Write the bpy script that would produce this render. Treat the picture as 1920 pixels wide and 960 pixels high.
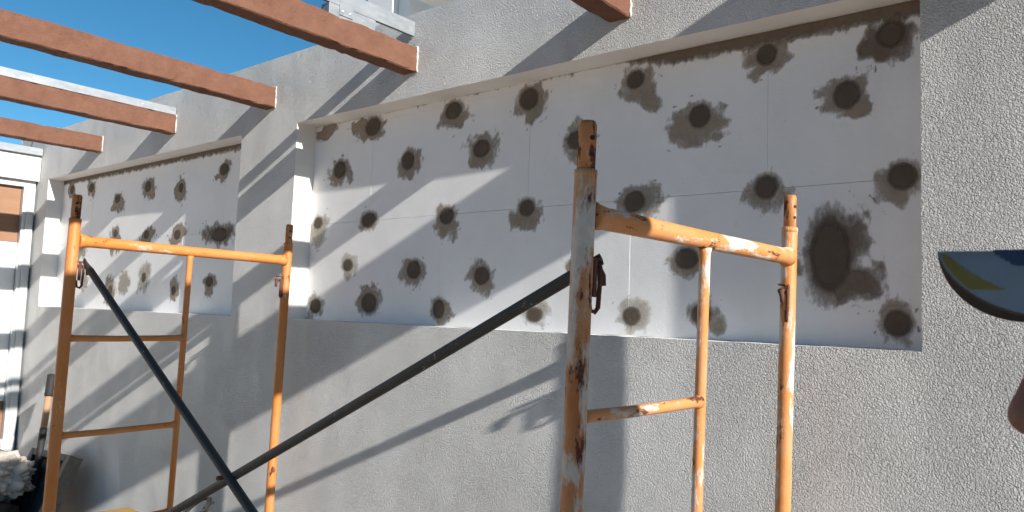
import bpy, bmesh, math, random
import numpy as np
from mathutils import Vector, Matrix, noise

for o in list(bpy.data.objects):
    bpy.data.objects.remove(o)
scene = bpy.context.scene
COL = scene.collection
R = math.radians
random.seed(7)

# ------------------------------------------------------------------ camera
EYE = 1.65
cam_d = bpy.data.cameras.new('camera')
cam = bpy.data.objects.new('camera', cam_d)
COL.objects.link(cam)
scene.camera = cam
cam_d.sensor_width = 36.0
cam_d.lens = 26.855
cam_d.clip_start = 0.02
cam_d.clip_end = 3000
yaw, pitch, roll = R(-39.6745), R(4.4146), R(2.0003)
fw = Vector((math.sin(yaw) * math.cos(pitch), math.cos(yaw) * math.cos(pitch), math.sin(pitch)))
rt = fw.cross(Vector((0, 0, 1))).normalized()
up = rt.cross(fw)
r2 = math.cos(roll) * rt + math.sin(roll) * up
u2 = -math.sin(roll) * rt + math.cos(roll) * up
cam.matrix_world = Matrix(((r2.x, u2.x, -fw.x, 0), (r2.y, u2.y, -fw.y, 0), (r2.z, u2.z, -fw.z, EYE), (0, 0, 0, 1)))
cam_d.dof.use_dof = True
cam_d.dof.focus_distance = 2.2
cam_d.dof.aperture_fstop = 13.0

# ------------------------------------------------------------------ sky and sun
SUN_TO = Vector((7.0, -1.0, 3.06)).normalized()      # towards the sun
el = math.asin(SUN_TO.z)
az = math.atan2(SUN_TO.x, SUN_TO.y)
world = bpy.data.worlds.new('World')
scene.world = world
world.use_nodes = True
wn = world.node_tree
sky = wn.nodes.new('ShaderNodeTexSky')
sky.sky_type = 'NISHITA'
sky.sun_disc = False
sky.sun_elevation = el
sky.sun_rotation = az
sky.altitude = 2500
sky.air_density = 1.0
sky.dust_density = 0.0
sky.ozone_density = 4.0
bg = wn.nodes['Background']
bg.inputs['Strength'].default_value = 0.066
hs = wn.nodes.new('ShaderNodeHueSaturation')
hs.inputs['Saturation'].default_value = 1.17
hs.inputs['Hue'].default_value = 0.482
wn.links.new(sky.outputs[0], hs.inputs['Color'])
wn.links.new(hs.outputs[0], bg.inputs['Color'])
sun_d = bpy.data.lights.new('sun', 'SUN')
sun_d.energy = 5.0
sun_d.angle = R(0.55)
sun_d.color = (1.0, 0.95, 0.89)
sun = bpy.data.objects.new('sun', sun_d)
COL.objects.link(sun)
sun.rotation_euler = SUN_TO.to_track_quat('Z', 'Y').to_euler()
sun.location = (6, -2, 6)

scene.view_settings.view_transform = 'Standard'
scene.view_settings.look = 'None'
scene.view_settings.gamma = 1.0
scene.view_settings.use_curve_mapping = False
scene.view_settings.exposure = 0.88

# ------------------------------------------------------------------ helpers
def tag(o, label, cat, group=None):
    o['label'] = label
    o['category'] = cat
    if group:
        o['group'] = group
    return o

def empty(name, loc=(0, 0, 0)):
    o = bpy.data.objects.new(name, None)
    o.empty_display_size = 0.1
    o.location = loc
    COL.objects.link(o)
    return o

def link(name, me, mat=None, parent=None, smooth=False):
    o = bpy.data.objects.new(name, me)
    COL.objects.link(o)
    if mat is not None:
        for m in (mat if isinstance(mat, (list, tuple)) else [mat]):
            me.materials.append(m)
    if parent is not None:
        o.parent = parent
    if smooth:
        me.polygons.foreach_set('use_smooth', [True] * len(me.polygons))
    return o

def from_py(name, verts, faces, mat=None, parent=None, smooth=False):
    me = bpy.data.meshes.new(name)
    me.from_pydata([tuple(v) for v in verts], [], [tuple(f) for f in faces])
    me.update()
    return link(name, me, mat, parent, smooth)

def bm_obj(name, bm, mat=None, parent=None, smooth=False):
    bmesh.ops.recalc_face_normals(bm, faces=bm.faces)
    me = bpy.data.meshes.new(name)
    bm.to_mesh(me)
    bm.free()
    return link(name, me, mat, parent, smooth)

def add_box(bm, a, b, bevel=0.0, seg=2):
    t = bmesh.new()
    bmesh.ops.create_cube(t, size=1.0)
    for v in t.verts:
        v.co = Vector([(a[i] + b[i]) / 2 + v.co[i] * (b[i] - a[i]) for i in range(3)])
    if bevel:
        bmesh.ops.bevel(t, geom=list(t.edges), offset=bevel, segments=seg, affect='EDGES', profile=0.6)
    me = bpy.data.meshes.new('tmp')
    t.to_mesh(me)
    t.free()
    bm.from_mesh(me)
    bpy.data.meshes.remove(me)

def add_tube(bm, pts, rad, n=16, cap=True, jit=0.0):
    """swept tube through pts; rad is a number or one radius per point"""
    pts = [Vector(p) for p in pts]
    rads = rad if isinstance(rad, (list, tuple)) else [rad] * len(pts)
    rings = []
    ref = None
    for i, p in enumerate(pts):
        d = (pts[min(i + 1, len(pts) - 1)] - pts[max(i - 1, 0)]).normalized()
        if ref is None:
            ref = d.orthogonal().normalized()
        ref = (ref - d * ref.dot(d)).normalized()
        s = d.cross(ref)
        ring = []
        for k in range(n):
            a = 2 * math.pi * k / n
            rr = rads[i] * (1 + (random.uniform(-jit, jit) if jit else 0))
            ring.append(bm.verts.new(p + ref * math.cos(a) * rr + s * math.sin(a) * rr))
        rings.append(ring)
    for A, B in zip(rings, rings[1:]):
        for k in range(n):
            f = bm.faces.new((A[k], A[(k + 1) % n], B[(k + 1) % n], B[k]))
            f.smooth = True
    if cap:
        bm.faces.new(rings[0][::-1])
        bm.faces.new(rings[-1])
    return rings

def box_obj(name, a, b, mat, parent=None, bevel=0.0):
    bm = bmesh.new()
    add_box(bm, a, b, bevel)
    return bm_obj(name, bm, mat, parent)

def tube_obj(name, pts, rad, mat, parent=None, n=16, jit=0.0):
    bm = bmesh.new()
    add_tube(bm, pts, rad, n, True, jit)
    return bm_obj(name, bm, mat, parent)

# ------------------------------------------------------------------ materials
class NT:
    def __init__(s, name):
        s.m = bpy.data.materials.new(name)
        s.m.use_nodes = True
        s.t = s.m.node_tree
        s.b = s.t.nodes['Principled BSDF']
        s.tc = s.t.nodes.new('ShaderNodeTexCoord')
    def n(s, typ, **kw):
        nd = s.t.nodes.new('ShaderNode' + typ)
        for k, v in kw.items():
            setattr(nd, k, v)
        return nd
    def l(s, a, b):
        s.t.links.new(a, b)
    def coord(s, sc=(1, 1, 1), loc=(0, 0, 0), kind='Object'):
        mp = s.n('Mapping')
        mp.inputs['Scale'].default_value = sc
        mp.inputs['Location'].default_value = loc
        s.l(s.tc.outputs[kind], mp.inputs[0])
        return mp.outputs[0]
    def noise(s, scale, det=4, rough=0.55, vec=None, dist=0.0):
        nd = s.n('TexNoise')
        nd.inputs['Scale'].default_value = scale
        nd.inputs['Detail'].default_value = det
        nd.inputs['Roughness'].default_value = rough
        nd.inputs['Distortion'].default_value = dist
        s.l(vec if vec is not None else s.tc.outputs['Object'], nd.inputs['Vector'])
        return nd.outputs[0]
    def ramp(s, fac, stops):
        r = s.n('ValToRGB')
        while len(r.color_ramp.elements) < len(stops):
            r.color_ramp.elements.new(0.5)
        for e, (p, c) in zip(r.color_ramp.elements, stops):
            e.position = p
            e.color = (c[0], c[1], c[2], 1) if isinstance(c, (tuple, list)) else (c, c, c, 1)
        s.l(fac, r.inputs[0])
        return r.outputs[0]
    def mix(s, fac, a, b, mode='MIX'):
        m = s.n('MixRGB', blend_type=mode)
        for i, v in zip((0, 1, 2), (fac, a, b)):
            if isinstance(v, (int, float)):
                m.inputs[i].default_value = v
            elif isinstance(v, (tuple, list)):
                m.inputs[i].default_value = (v[0], v[1], v[2], 1)
            else:
                s.l(v, m.inputs[i])
        return m.outputs[0]
    def math(s, op, a, b=None):
        m = s.n('Math', operation=op)
        for i, v in enumerate((a, b)):
            if v is None:
                continue
            if isinstance(v, (int, float)):
                m.inputs[i].default_value = v
            else:
                s.l(v, m.inputs[i])
        return m.outputs[0]
    def bump(s, h, dist=0.002, strength=1.0, prev=None):
        b = s.n('Bump')
        b.inputs['Strength'].default_value = strength
        b.inputs['Distance'].default_value = dist
        s.l(h, b.inputs['Height'])
        if prev is not None:
            s.l(prev, b.inputs['Normal'])
        return b.outputs[0]
    def done(s, col=None, rough=0.8, normal=None, metal=0.0, spec=0.3):
        if col is not None:
            if isinstance(col, (tuple, list)):
                s.b.inputs['Base Color'].default_value = (col[0], col[1], col[2], 1)
            else:
                s.l(col, s.b.inputs['Base Color'])
        if isinstance(rough, (int, float)):
            s.b.inputs['Roughness'].default_value = rough
        else:
            s.l(rough, s.b.inputs['Roughness'])
        s.b.inputs['Metallic'].default_value = metal
        s.b.inputs['Specular IOR Level'].default_value = spec
        if normal is not None:
            s.l(normal, s.b.inputs['Normal'])
        return s.m

def mat_stucco(name, base=(0.69, 0.69, 0.675), amp=1.0):
    m = NT(name)
    warp = m.noise(60, 2, 0.5)
    v = m.n('TexVoronoi', feature='SMOOTH_F1')
    v.inputs['Scale'].default_value = 205
    v.inputs['Smoothness'].default_value = 0.35
    mv = m.n('VectorMath', operation='ADD')
    sc = m.n('VectorMath', operation='SCALE')
    nz = m.n('TexNoise'); nz.inputs['Scale'].default_value = 120; nz.inputs['Detail'].default_value = 2
    m.l(m.tc.outputs['Object'], nz.inputs['Vector'])
    m.l(nz.outputs['Color'], sc.inputs[0]); sc.inputs['Scale'].default_value = 0.010
    m.l(m.tc.outputs['Object'], mv.inputs[0]); m.l(sc.outputs[0], mv.inputs[1])
    m.l(mv.outputs[0], v.inputs['Vector'])
    n1 = m.noise(290, 2, 0.5)
    h = m.math('ADD', m.math('MULTIPLY', v.outputs['Distance'], -1.0), m.math('MULTIPLY', n1, 1.1))
    # rough and rubbed-flat areas
    area = m.mix(1.0, m.ramp(m.noise(1.3, 4, 0.6), [(0.34, 0.55), (0.58, 1.0)]), m.ramp(m.noise(7, 3, 0.55, m.coord((1, 1, 0.4))), [(0.30, 0.65), (0.55, 1.0)]), 'MULTIPLY')
    h = m.math('MULTIPLY', h, area)
    n = m.bump(h, 0.0078 * amp, 1.0)
    n = m.bump(m.noise(9, 3, 0.5), 0.0025, 1.0, n)
    c = m.mix(m.ramp(m.noise(0.9, 5, 0.6), [(0.35, 0.0), (0.75, 1.0)]), base, tuple(x * 0.93 for x in base))
    c = m.mix(m.ramp(m.noise(35, 3, 0.6), [(0.5, 0.0), (0.8, 0.25)]), c, tuple(x * 0.8 for x in base))
    return m.done(c, 0.9, n, spec=0.15)

def mat_plain(name, col, rough=0.8, var=0.12, nscale=8, bscale=60, bdist=0.001, metal=0.0, spec=0.3):
    m = NT(name)
    dark = tuple(x * (1 - var) for x in col)
    lite = tuple(min(1, x * (1 + var * 0.6)) for x in col)
    c = m.mix(m.noise(nscale, 5, 0.6), dark, lite)
    n = m.bump(m.noise(bscale, 4, 0.6), bdist, 1.0) if bdist else None
    return m.done(c, rough, n, metal, spec)

def mat_beam():
    m = NT('terracotta_paint')
    c = m.mix(m.ramp(m.noise(14, 6, 0.65), [(0.3, 0.0), (0.7, 1.0)]), (0.128, 0.060, 0.038), (0.172, 0.084, 0.055))
    c = m.mix(m.ramp(m.noise(90, 3, 0.6), [(0.68, 0.0), (0.78, 0.6)]), c, (0.34, 0.22, 0.18))
    n = m.bump(m.noise(45, 5, 0.7), 0.006, 1.0)
    n = m.bump(m.noise(170, 3, 0.6), 0.0018, 1.0, n)
    return m.done(c, 0.85, n, spec=0.2)

def mat_orange(name, white=0.6, rust=0.6, base=(0.54, 0.198, 0.042), seed=0.0, horiz=False, film=0.35):
    """old orange scaffold paint with cement splashes, bare scuffs and rust"""
    m = NT(name)
    loc = (seed, seed * 1.7, seed * 0.6)
    st = (1, 0.35, 1) if horiz else (1, 1, 0.35)
    vec = m.coord(st, loc)
    c = m.mix(m.noise(40, 4, 0.6, vec), tuple(x * 0.82 for x in base), tuple(min(1, x * 1.12) for x in base))
    # dull weathered film
    c = m.mix(m.ramp(m.noise(14, 5, 0.7, vec), [(0.36, 0.0), (0.66, film)]), c, (0.50, 0.29, 0.155))
    # rust
    rs = m.ramp(m.noise(20, 6, 0.72, m.coord(st, (seed + 4, 2, 1))), [(white and 0.66 - 0.12 * rust, 0.0), (0.70 - 0.12 * rust, 1.0)])
    c = m.mix(rs, c, m.mix(m.noise(120, 4, 0.6), (0.045, 0.018, 0.012), (0.14, 0.045, 0.022)))
    # cement / white paint splashes
    ws = m.ramp(m.noise(17, 6, 0.68, m.coord(st, (seed + 9, 5, 3))), [(0.68 - 0.13 * white, 0.0), (0.755 - 0.13 * white, 0.92)])
    c = m.mix(ws, c, m.mix(m.noise(60, 4, 0.6), (0.42, 0.36, 0.31), (0.66, 0.62, 0.56)))
    h = m.math('ADD', m.math('MULTIPLY', ws, 0.7), m.math('MULTIPLY', m.noise(110, 4, 0.65), 0.6))
    h = m.math('SUBTRACT', h, m.math('MULTIPLY', rs, 0.4))
    n = m.bump(h, 0.0012, 1.0)
    rough = m.math('ADD', 0.52, m.math('MULTIPLY', m.math('MAXIMUM', ws, rs), 0.4))
    return m.done(c, rough, n, spec=0.35)

M = {}
M['stucco'] = mat_stucco('stucco')
M['smooth_render'] = mat_plain('smooth_render', (0.76, 0.745, 0.72), 0.9, 0.06, 5, 40, 0.0012, spec=0.15)
M['backing'] = mat_plain('backing_block', (0.20, 0.18, 0.16), 0.95, 0.2)
def mat_foam():
    m = NT('foam_board')
    c = m.mix(m.ramp(m.noise(3.0, 5, 0.6), [(0.35, 0.0), (0.8, 1.0)]), (0.78, 0.78, 0.78), (0.70, 0.70, 0.70))
    c = m.mix(m.ramp(m.noise(26, 6, 0.75, m.coord((1, 1, 0.5))), [(0.60, 0.0), (0.74, 0.35)]), c, (0.60, 0.59, 0.57))
    c = m.mix(m.ramp(m.noise(55, 5, 0.7, m.coord((1, 1, 0.6), (3, 1, 7))), [(0.685, 0.0), (0.73, 0.7)]), c, (0.28, 0.25, 0.22))
    v = m.n('TexVoronoi'); v.inputs['Scale'].default_value = 260
    m.l(m.tc.outputs['Object'], v.inputs['Vector'])
    n = m.bump(v.outputs['Distance'], 0.0004, 1.0)
    n = m.bump(m.noise(6, 4, 0.6), 0.002, 1.0, n)
    return m.done(c, 0.75, n, spec=0.2)
M['foam'] = mat_foam()
def mat_smear(name, a, b, gain, ragged=0.75):
    m = NT(name)
    at = m.n('Attribute', attribute_name='dens')
    d = m.math('ADD', at.outputs['Fac'], m.math('MULTIPLY', m.math('SUBTRACT', m.noise(55, 6, 0.7, m.coord((1, 1, 0.45))), 0.5), ragged))
    alpha = m.ramp(d, [(0.06, 0.0), (0.24, 0.50 * gain), (0.75, gain)])
    c = m.mix(m.noise(22, 5, 0.65), a, b)
    n = m.bump(m.noise(90, 4, 0.6), 0.002, 1.0)
    m.done(c, 0.92, n, spec=0.1)
    m.l(alpha, m.b.inputs['Alpha'])
    return m.m
M['smear'] = mat_smear('mortar_smear', (0.225, 0.180, 0.135), (0.37, 0.31, 0.245), 0.93)
M['smear_dark'] = mat_smear('mortar_smear_wet', (0.120, 0.096, 0.076), (0.21, 0.165, 0.125), 0.97)
M['smear_thin_or_lit'] = mat_smear('mortar_smear_thin_or_lit', (0.31, 0.265, 0.20), (0.43, 0.38, 0.30), 0.62)  # paler mortar: thin smears, plus sunlight painted into patches standing in the sun
M['plug'] = mat_smear('mortar_plug', (0.085, 0.066, 0.051), (0.135, 0.107, 0.084), 0.95, 0.30)
M['beam'] = mat_beam()
M['caulk'] = mat_plain('white_filler', (0.55, 0.52, 0.48), 0.9, 0.1, 20, 80, 0.002)
def mat_galv():
    m = NT('galvanised_steel')
    v = m.n('TexVoronoi'); v.inputs['Scale'].default_value = 55
    m.l(m.coord((1, 0.3, 1)), v.inputs['Vector'])
    f = m.mix(0.6, v.outputs['Color'], m.noise(9, 5, 0.65))
    c = m.mix(m.ramp(f, [(0.25, 0.0), (0.8, 1.0)]), (0.20, 0.22, 0.235), (0.29, 0.31, 0.325))
    return m.done(c, m.ramp(m.noise(30, 4), [(0.3, 0.42), (0.7, 0.58)]), m.bump(m.noise(12, 2), 0.001), 0.35, 0.5)
M['galv'] = mat_galv()
M['aluminium'] = mat_plain('aluminium_frame', (0.55, 0.58, 0.59), 0.4, 0.05, 6, 20, 0.0, 0.5, 0.5)
M['rivet'] = mat_plain('zinc_rivet', (0.78, 0.80, 0.82), 0.35, 0.05, 6, 20, 0.0, 0.6, 0.5)
M['orange_a'] = mat_orange('orange_paint_scaffold', 1.30, 0.60, seed=0.0, film=0.65)
M['orange_h'] = mat_orange('orange_paint_bar', 1.05, 0.75, seed=6.0, film=0.6, horiz=True)
M['orange_worn'] = mat_orange('orange_paint_cement_caked', 1.45, 1.05, base=(0.40, 0.135, 0.032), seed=2.0, film=0.9)
M['orange_clean'] = mat_orange('orange_paint_far_frame', 0.45, 0.40, base=(0.52, 0.175, 0.034), seed=11.0)
M['orange_clean_h'] = mat_orange('orange_paint_far_bar', 0.60, 0.35, base=(0.54, 0.190, 0.036), seed=15.0, horiz=True)
M['spigot'] = mat_orange('rusty_spigot', 0.9, 1.45, base=(0.42, 0.15, 0.03), seed=21.0)
M['rust'] = mat_plain('rusty_steel', (0.115, 0.052, 0.034), 0.85, 0.45, 40, 120, 0.001)
def mat_brace():
    m = NT('black_paint_brace')
    c = m.mix(m.noise(12, 4, 0.6), (0.030, 0.031, 0.029), (0.060, 0.058, 0.053))
    c = m.mix(m.ramp(m.noise(24, 6, 0.72), [(0.62, 0.0), (0.67, 0.55)]), c, (0.10, 0.07, 0.055))
    c = m.mix(m.ramp(m.noise(38, 6, 0.72, m.coord((1, 1, 1), (5, 5, 5))), [(0.64, 0.0), (0.68, 0.8)]), c, (0.32, 0.30, 0.27))
    return m.done(c, 0.6, m.bump(m.noise(90, 4), 0.0008), spec=0.3)
M['brace'] = mat_brace()
M['white_paint'] = mat_plain('white_paint', (0.80, 0.79, 0.77), 0.6, 0.04, 4, 50, 0.0006)
def mat_wood(name, a, b, axis=2, sc=1.0):
    m = NT(name)
    s = [28 * sc] * 3
    s[axis] = 2.2 * sc
    c = m.mix(m.noise(1.0, 6, 0.65, m.coord(tuple(s)), 0.6), a, b)
    c = m.mix(m.ramp(m.noise(3, 4, 0.6), [(0.4, 0.0), (0.8, 0.4)]), c, tuple(x * 0.6 for x in a))
    return m.done(c, 0.75, m.bump(m.noise(1.0, 5, 0.6, m.coord(tuple(s))), 0.001), spec=0.25)
M['ply'] = mat_wood('brown_board', (0.20, 0.105, 0.060), (0.33, 0.19, 0.12), 1, 0.5)
M['handle'] = mat_wood('worn_wood_handle', (0.34, 0.19, 0.11), (0.50, 0.31, 0.19), 2)
M['plank'] = mat_wood('yellow_plank', (0.30, 0.19, 0.055), (0.42, 0.28, 0.10), 0)
M['rubber'] = mat_plain('black_rubber', (0.022, 0.022, 0.022), 0.7, 0.3, 20, 80, 0.0015)
M['trough'] = mat_plain('trough_sheet', (0.085, 0.092, 0.100), 0.6, 0.6, 11, 50, 0.003, 0.3)
M['trough_rim'] = mat_plain('trough_rim', (0.21, 0.175, 0.140), 0.85, 0.5, 25, 90, 0.003)
M['bag_white'] = mat_plain('crumpled_plastic', (0.55, 0.48, 0.41), 0.55, 0.25, 9, 22, 0.005)
M['sack'] = mat_plain('dark_sack', (0.060, 0.050, 0.042), 0.9, 0.35, 9, 60, 0.004)
def mat_ground():
    m = NT('site_ground')
    c = m.mix(m.ramp(m.noise(0.7, 7, 0.65), [(0.3, 0.0), (0.7, 1.0)]), (0.35, 0.285, 0.22), (0.45, 0.375, 0.30))
    c = m.mix(m.ramp(m.noise(9, 6, 0.7), [(0.55, 0.0), (0.7, 0.6)]), c, (0.50, 0.44, 0.37))
    n = m.bump(m.noise(25, 6, 0.7), 0.012)
    return m.done(c, 0.95, n, spec=0.1)
M['ground'] = mat_ground()
M['skin'] = mat_plain('skin', (0.17, 0.080, 0.058), 0.55, 0.14, 30, 220, 0.0005, spec=0.35)
M['cap'] = mat_plain('blue_grey_cap_cloth', (0.37, 0.335, 0.315), 0.9, 0.22, 20, 700, 0.0004, spec=0.1)
M['cap_dark'] = mat_plain('navy_cap_print', (0.085, 0.105, 0.15), 0.9, 0.2, 20, 700, 0.0004, spec=0.1)
M['cap_yellow'] = mat_plain('mustard_cap_print', (0.36, 0.215, 0.055), 0.9, 0.2, 20, 700, 0.0004, spec=0.1)
M['cap_under'] = mat_plain('cap_underside_shade', (0.055, 0.05, 0.052), 0.9, 0.2, 20, 500, 0.0004, spec=0.1)  # dark tone painted in as shade under the brim
M['shirt'] = mat_plain('grey_work_shirt', (0.16, 0.17, 0.19), 0.9, 0.15, 14, 300, 0.0008)
M['trousers'] = mat_plain('dark_work_trousers', (0.045, 0.05, 0.065), 0.9, 0.2, 14, 300, 0.0008)
M['shoe'] = mat_plain('brown_boot', (0.075, 0.045, 0.028), 0.7, 0.3, 14, 90, 0.0015)
M['hair'] = mat_plain('dark_hair', (0.014, 0.011, 0.009), 0.7, 0.4, 60, 200, 0.002)
M['eye'] = mat_plain('eye_white', (0.6, 0.56, 0.52), 0.3, 0.05, 10, 20, 0.0)
M['iris'] = mat_plain('dark_iris', (0.02, 0.012, 0.008), 0.2, 0.05, 10, 20, 0.0)
M['lip'] = mat_plain('lip', (0.20, 0.075, 0.06), 0.5, 0.1, 30, 200, 0.0004)
M['brick'] = mat_plain('broken_block', (0.36, 0.31, 0.27), 0.95, 0.25, 25, 70, 0.006)
M['cable'] = mat_plain('black_cable', (0.02, 0.02, 0.02), 0.55, 0.2, 20, 60, 0.0)

# ------------------------------------------------------------------ the setting: ground
WALL_Y = 2.32
FOAM_Y = 2.438
TOP = 3.016
NB, NT_Z = 1.589, 2.624                       # niche sill and head
NICHES = [(-3.429, -0.467), (-6.846, -3.966)]
CORNER_X = -7.03
BEAM_Z0, BEAM_Z1 = 2.735, 2.850
BEAM_W = 0.092

def grid_sheet(name, x0, x1, y0, y1, nx, ny, amp, mat):
    vs, fs = [], []
    for j in range(ny + 1):
        for i in range(nx + 1):
            # denser towards the middle
            u = (i / nx) * 2 - 1
            w = (j / ny) * 2 - 1
            x = (x0 + x1) / 2 + (x1 - x0) / 2 * u * abs(u) ** 1.6
            y = (y0 + y1) / 2 + (y1 - y0) / 2 * w * abs(w) ** 1.6
            z = amp * noise.fractal(Vector((x * 0.9, y * 0.9, 0)), 1.0, 2.0, 4) if abs(x) < 14 and abs(y) < 14 else 0
            vs.append((x, y, z - amp))
    for j in range(ny):
        for i in range(nx):
            a = j * (nx + 1) + i
            fs.append((a, a + 1, a + nx + 2, a + nx + 1))
    return from_py(name, vs, fs, mat, None, True)
g = grid_sheet('ground', -1500, 1500, -1500, 1500, 120, 120, 0.006, M['ground'])
g['kind'] = 'structure'

# ------------------------------------------------------------------ stucco wall with two niches
def build_wall():
    step = 0.045
    def lin(cuts):
        out = []
        for a, b in zip(cuts, cuts[1:]):
            n = max(1, int(round((b - a) / step)))
            out += [a + (b - a) * k / n for k in range(n)]
        return out + [cuts[-1]]
    xc = [CORNER_X - 0.5, NICHES[1][0], NICHES[1][1], NICHES[0][0], NICHES[0][1], 3.6]
    zc = [-0.15, NB, NT_Z, TOP]
    xs, zs = lin(xc), lin(zc)
    vs, fs, mi = [], [], []
    idx = {}
    def inside(x, z, e=1e-6):
        return any(a - e < x < b + e for a, b in NICHES) and NB - e < z < NT_Z + e
    for j, z in enumerate(zs):
        for i, x in enumerate(xs):
            dy = 0.0028 * noise.fractal(Vector((x * 2.2, 3.1, z * 2.2)), 1.0, 2.0, 3) + 0.0022 * noise.noise(Vector((x * 0.7, 9, z * 0.7)))
            dx = dz = 0
            on_x = any(abs(x - e) < 1e-6 for n in NICHES for e in n) and NB - 1e-6 <= z <= NT_Z + 1e-6
            on_z = any(abs(z - e) < 1e-6 for e in (NB, NT_Z)) and any(a - 1e-6 <= x <= b + 1e-6 for a, b in NICHES)
            if on_x:
                dx = 0.0022 * noise.noise(Vector((z * 14, x, 5)))
            if on_z or j == len(zs) - 1:
                dz = 0.0022 * noise.noise(Vector((x * 14, z, 2)))
            idx[(i, j)] = len(vs)
            vs.append((x + dx, WALL_Y + dy, z + dz))
    for j in range(len(zs) - 1):
        for i in range(len(xs) - 1):
            xm, zm = (xs[i] + xs[i + 1]) / 2, (zs[j] + zs[j + 1]) / 2
            if inside(xm, zm, -1e-4):
                continue
            fs.append((idx[(i, j)], idx[(i + 1, j)], idx[(i + 1, j + 1)], idx[(i, j + 1)]))
            mi.append(0)
    def strip(front, back, m):
        A = []
        for p in front:
            A.append(len(vs)); vs.append(p)
        B = []
        for p in back:
            B.append(len(vs)); vs.append(p)
        for k in range(len(A) - 1):
            fs.append((A[k], A[k + 1], B[k + 1], B[k])); mi.append(m)
    YB = 2.50
    for a, b in NICHES:
        ia = min(range(len(xs)), key=lambda k: abs(xs[k] - a)); ib = min(range(len(xs)), key=lambda k: abs(xs[k] - b))
        ja = min(range(len(zs)), key=lambda k: abs(zs[k] - NB)); jb = min(range(len(zs)), key=lambda k: abs(zs[k] - NT_Z))
        bot = [vs[idx[(i, ja)]] for i in range(ia, ib + 1)]
        top = [vs[idx[(i, jb)]] for i in range(ia, ib + 1)]
        lef = [vs[idx[(ia, j)]] for j in range(ja, jb + 1)]
        rig = [vs[idx[(ib, j)]] for j in range(ja, jb + 1)]
        bk = lambda L: [(p[0], YB, p[2]) for p in L]
        strip(bot, bk(bot), 1); strip(top[::-1], bk(top[::-1]), 1)
        strip(lef[::-1], bk(lef[::-1]), 1); strip(rig, bk(rig), 1)
        n = len(vs)
        vs.extend([(a - 0.01, YB, NB - 0.01), (b + 0.01, YB, NB - 0.01), (b + 0.01, YB, NT_Z + 0.01), (a - 0.01, YB, NT_Z + 0.01)])
        fs.append((n, n + 1, n + 2, n + 3)); mi.append(2)
    jt = len(zs) - 1
    top = [vs[idx[(i, jt)]] for i in range(len(xs))]
    strip(top, [(p[0], 2.66, TOP) for p in top], 0)
    n = len(vs)
    x0, x1 = xs[0], xs[-1]
    vs.extend([(x0, 2.66, -0.15), (x1, 2.66, -0.15), (x1, 2.66, TOP), (x0, 2.66, TOP), (x0, WALL_Y, -0.15), (x0, WALL_Y, TOP), (x1, WALL_Y, -0.15), (x1, WALL_Y, TOP)])
    fs.extend([(n + 1, n, n + 3, n + 2), (n, n + 4, n + 5, n + 3), (n + 6, n + 1, n + 2, n + 7)]); mi += [0, 0, 0]
    o = from_py('stucco_wall', vs, fs, [M['stucco'], M['smooth_render'], M['backing']])
    o.data.polygons.foreach_set('material_index', mi)
    o.data.polygons.foreach_set('use_smooth', [m == 0 for m in mi])
    return tag(o, 'long rough white stucco wall with two shallow rectangular niches', 'wall')
build_wall()

# ------------------------------------------------------------------ foam boards and mortar patches
PATCH_A = [
    (-2.952,2.563,0.057,0.046,-3.121,-2.863,2.497,2.607),
    (-3.322,2.598,0.000,0.000,-3.416,-3.222,2.548,2.635),
    (-3.199,2.368,0.049,0.045,-3.303,-3.103,2.281,2.422),
    (-2.685,2.363,0.044,0.044,-2.761,-2.586,2.278,2.42),
    (-2.395,2.563,0.051,0.040,-2.48,-2.298,2.469,2.613),
    (-2.216,2.369,0.050,0.040,-2.312,-2.111,2.279,2.45),
    (-1.959,2.55,0.051,0.046,-2.038,-1.862,2.45,2.614),
    (-1.707,2.347,0.051,0.038,-1.777,-1.634,2.262,2.425),
    (-1.45,2.544,0.037,0.035,-1.525,-1.353,2.437,2.595),
    (-1.188,2.368,0.041,0.042,-1.314,-1.086,2.254,2.418),
    (-0.95,2.543,0.036,0.037,-1.039,-0.872,2.479,2.588),
    (-0.696,2.366,0.041,0.045,-0.793,-0.636,2.299,2.422),
    (-0.571,2.532,0.040,0.041,-0.665,-0.498,2.435,2.584),
    (-0.54,2.096,0.040,0.040,-0.631,-0.494,2.012,2.138),
    (-0.948,2.096,0.039,0.039,-1.028,-0.872,2.007,2.138),
    (-1.443,2.083,0.045,0.040,-1.528,-1.328,2.016,2.151),
    (-1.951,2.091,0.040,0.035,-2.037,-1.863,1.994,2.131),
    (-2.411,2.084,0.044,0.039,-2.486,-2.331,1.97,2.135),
    (-2.949,2.093,0.053,0.037,-3.027,-2.881,2.029,2.138),
    (-3.361,2.1,0.038,0.032,-3.422,-3.288,1.947,2.157),
    (-3.094,1.873,0.038,0.032,-3.158,-3.01,1.805,1.938),
    (-2.611,1.843,0.046,0.042,-2.695,-2.519,1.754,1.895),
    (-2.185,1.813,0.043,0.039,-2.266,-2.115,1.733,1.884),
    (-2.918,1.684,0.056,0.047,-3.016,-2.832,1.622,1.789),
    (-3.345,1.661,0.046,0.039,-3.419,-3.277,1.602,1.722),
    (-2.437,1.664,0.037,0.043,-2.494,-2.347,1.602,1.716),
    (-1.892,1.655,0.041,0.030,-1.966,-1.814,1.608,1.723),
    (-1.69,1.856,0.035,0.029,-1.749,-1.648,1.804,1.9),
    (-1.443,1.661,0.036,0.035,-1.504,-1.362,1.593,1.735),
    (-1.228,1.867,0.044,0.037,-1.286,-1.17,1.789,1.914),
    (-1.171,1.674,0.035,0.036,-1.22,-1.099,1.606,1.732),
    (-0.555,1.665,0.037,0.038,-0.617,-0.507,1.602,1.743),
    (-0.746,1.869,0.060,0.116,-0.831,-0.626,1.731,2.024),
]
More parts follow.
